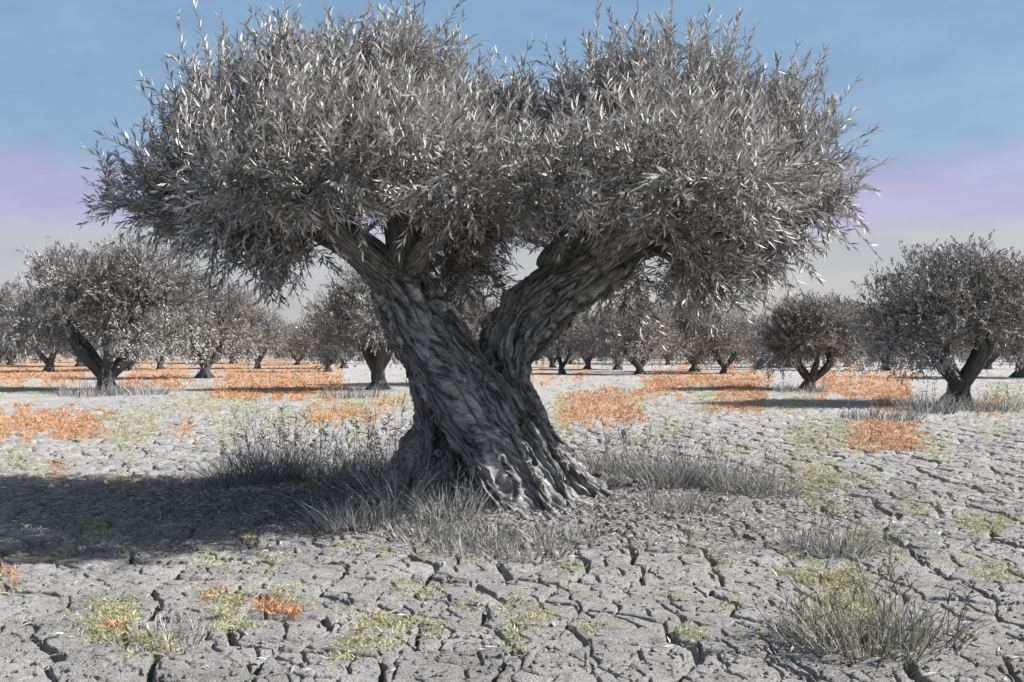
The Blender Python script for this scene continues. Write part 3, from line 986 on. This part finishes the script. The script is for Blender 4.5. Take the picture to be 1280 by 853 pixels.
def litter():
    rng = np.random.default_rng(15)
    n = 26000
    a = rng.uniform(0, 6.28, n)
    r = np.abs(rng.normal(0, 1.6, n)) + .3
    x, y = TX - .6 + r * np.cos(a) * 1.7, TYB + .2 + r * np.sin(a) * .8
    x3, y3 = scatter_px(rng, 6000, -60, 1340, 520, 850)
    x, y = np.concatenate((x, x3)), np.concatenate((y, y3))
    ok = (y > 7.4) | (rng.uniform(0, 1, len(y)) < .15)
    x, y = x[ok], y[ok]
    z = ground_z(x, y) + .012
    m = len(x)
    th = rng.uniform(0, 6.28, m)
    D = unit(np.stack((np.cos(th), np.sin(th), rng.normal(0, .25, m)), -1))
    Nn = unit(np.stack((rng.normal(0, .35, m), rng.normal(0, .35, m), np.ones(m)), -1))
    V, Q, A = leaf_quads(np.stack((x, y, z), -1), D, Nn, rng.uniform(.05, .10, m), rng.uniform(.010, .018, m), rng.uniform(0, 1, m))
    tag(quads('leaf_litter', V, Q, M_LITTER, None, {'rnd': ('FLOAT', A)}), 'fallen olive leaves strewn on the earth under the old tree', 'leaf litter', None, 'stuff')
    # crumbs of earth
    n = 9000
    x, y = scatter_px(rng, n, -60, 1340, 540, 850)
    k = 2600
    a = rng.uniform(0, 6.28, k); r = np.abs(rng.normal(0, .8, k)) + .55
    x = np.concatenate((x, TX + r * np.cos(a) * 1.4)); y = np.concatenate((y, TYB - .3 + r * np.sin(a) * 1.1))
    z = ground_z(x, y)
    s = np.concatenate((.004 + .014 * rng.uniform(0, 1, n) ** 4, .010 + .045 * rng.uniform(0, 1, k) ** 3))
    cube = np.array([(i, j, l) for i in (-1, 1) for j in (-1, 1) for l in (-1, 1)], float) * .62
    f = np.array([(0, 1, 3, 2), (4, 6, 7, 5), (0, 4, 5, 1), (2, 3, 7, 6), (0, 2, 6, 4), (1, 5, 7, 3)])
    m = len(x)
    V = cube[None] + rng.normal(0, .22, (m, 8, 3))
    th = rng.uniform(0, 6.28, m)
    c, sn = np.cos(th)[:, None], np.sin(th)[:, None]
    V = np.stack((V[..., 0] * c - V[..., 1] * sn, V[..., 0] * sn + V[..., 1] * c, V[..., 2] * .7), -1)
    V = V * s[:, None, None] + np.stack((x, y, z + s * .2), -1)[:, None]
    Q = (f[None] + np.arange(m)[:, None, None] * 8).reshape(-1, 4)
    tag(quads('soil_crumbs', V.reshape(-1, 3), Q, M_EARTH, None, {'tint': ('FLOAT_COLOR', np.ones((m * 8, 4)))}), 'loose crumbs of dry earth on the cracked ground', 'soil crumbs', None, 'stuff')


litter()

# ------------------------------------------------------------------ sky, sun, camera
SUN_EL, SUN_AZ = math.radians(36), math.radians(0)       # from the right
w = bpy.data.worlds.new('World')
SC.world = w
w.use_nodes = True
nt = w.node_tree
bg = nt.nodes['Background']
sky = nt.nodes.new('ShaderNodeTexSky')
sky.sky_type = 'NISHITA'
sky.sun_disc = False
sky.sun_elevation = SUN_EL
sky.sun_rotation = math.radians(90) + SUN_AZ
sky.dust_density = 2.0
bg.inputs['Strength'].default_value = .10
tc = nt.nodes.new('ShaderNodeTexCoord')
sep = nt.nodes.new('ShaderNodeSeparateXYZ')
nt.links.new(tc.outputs['Generated'], sep.inputs[0])
noi = nt.nodes.new('ShaderNodeTexNoise'); noi.inputs['Scale'].default_value = 7; noi.inputs['Detail'].default_value = 7; noi.inputs['Roughness'].default_value = .6
mp = nt.nodes.new('ShaderNodeMapping'); mp.inputs['Scale'].default_value = (1, 1, 3)
nt.links.new(tc.outputs['Generated'], mp.inputs[0]); nt.links.new(mp.outputs[0], noi.inputs[0])
off = nt.nodes.new('ShaderNodeMath'); off.operation = 'MULTIPLY_ADD'; off.inputs[1].default_value = .05; off.inputs[2].default_value = -.025
nt.links.new(noi.outputs['Fac'], off.inputs[0])
el = nt.nodes.new('ShaderNodeMath'); el.operation = 'ADD'
nt.links.new(sep.outputs['Z'], el.inputs[0]); nt.links.new(off.outputs[0], el.inputs[1])
S = lambda r, g_, b: tuple((c / 255 / 12.92 if c < 11 else ((c / 255 + .055) / 1.055) ** 2.4) * 10 / 1.87 for c in (r, g_, b))
rp = nt.nodes.new('ShaderNodeValToRGB')
e = rp.color_ramp.elements
stops = [(0, S(190, 190, 195)), (.108, S(186, 185, 194)), (.122, S(182, 173, 212)), (.158, S(172, 168, 208)), (.188, S(138, 168, 200)), (.34, S(129, 164, 199)), (.6, S(132, 140, 156)), (1, S(150, 152, 156))]
while len(e) < len(stops):
    e.new(.5)
for q, (p, c) in zip(e, stops):
    q.position = p
    q.color = (*c, 1)
nt.links.new(el.outputs[0], rp.inputs[0])
mix = nt.nodes.new('ShaderNodeMix'); mix.data_type = 'RGBA'; mix.inputs[0].default_value = .85
nt.links.new(sky.outputs[0], mix.inputs[6]); nt.links.new(rp.outputs[0], mix.inputs[7])
n2 = nt.nodes.new('ShaderNodeTexNoise'); n2.inputs['Scale'].default_value = 11; n2.inputs['Detail'].default_value = 8; n2.inputs['Roughness'].default_value = .62
nt.links.new(mp.outputs[0], n2.inputs[0])
cl = ramp(nt, [(.3, (.97, .97, .97)), (.7, (1.16, 1.13, 1.08))])
nt.links.new(n2.outputs['Fac'], cl.inputs[0])
mm = nt.nodes.new('ShaderNodeMix'); mm.data_type = 'RGBA'; mm.blend_type = 'MULTIPLY'; mm.inputs[0].default_value = 1
nt.links.new(mix.outputs[2], mm.inputs[6]); nt.links.new(cl.outputs[0], mm.inputs[7])
nt.links.new(mm.outputs[2], bg.inputs['Color'])

sl = bpy.data.lights.new('sun', 'SUN')
sl.energy = 5.0
sl.angle = math.radians(.53)
sl.color = (1, .965, .91)
so = bpy.data.objects.new('sun', sl)
COL.objects.link(so)
d = Vector((-math.cos(SUN_EL) * math.cos(SUN_AZ), math.cos(SUN_EL) * math.sin(SUN_AZ), -math.sin(SUN_EL)))
so.rotation_euler = d.to_track_quat('-Z', 'Y').to_euler()
so.location = (8, -4, 12)

cam = bpy.data.cameras.new('camera')
cam.sensor_width = 36
cam.lens = 36 * F / 1280
cam.shift_y = (HY - 426.5) / 1280
cam.clip_end = 6000
co = bpy.data.objects.new('camera', cam)
COL.objects.link(co)
co.location = (0, 0, CAMH)
co.rotation_euler = (math.radians(90), 0, 0)
SC.camera = co
SC.view_settings.view_transform = 'Standard'
SC.view_settings.look = 'None'
SC.view_settings.exposure = .9
SC.view_settings.gamma = 1
SC.cycles.max_bounces = 6
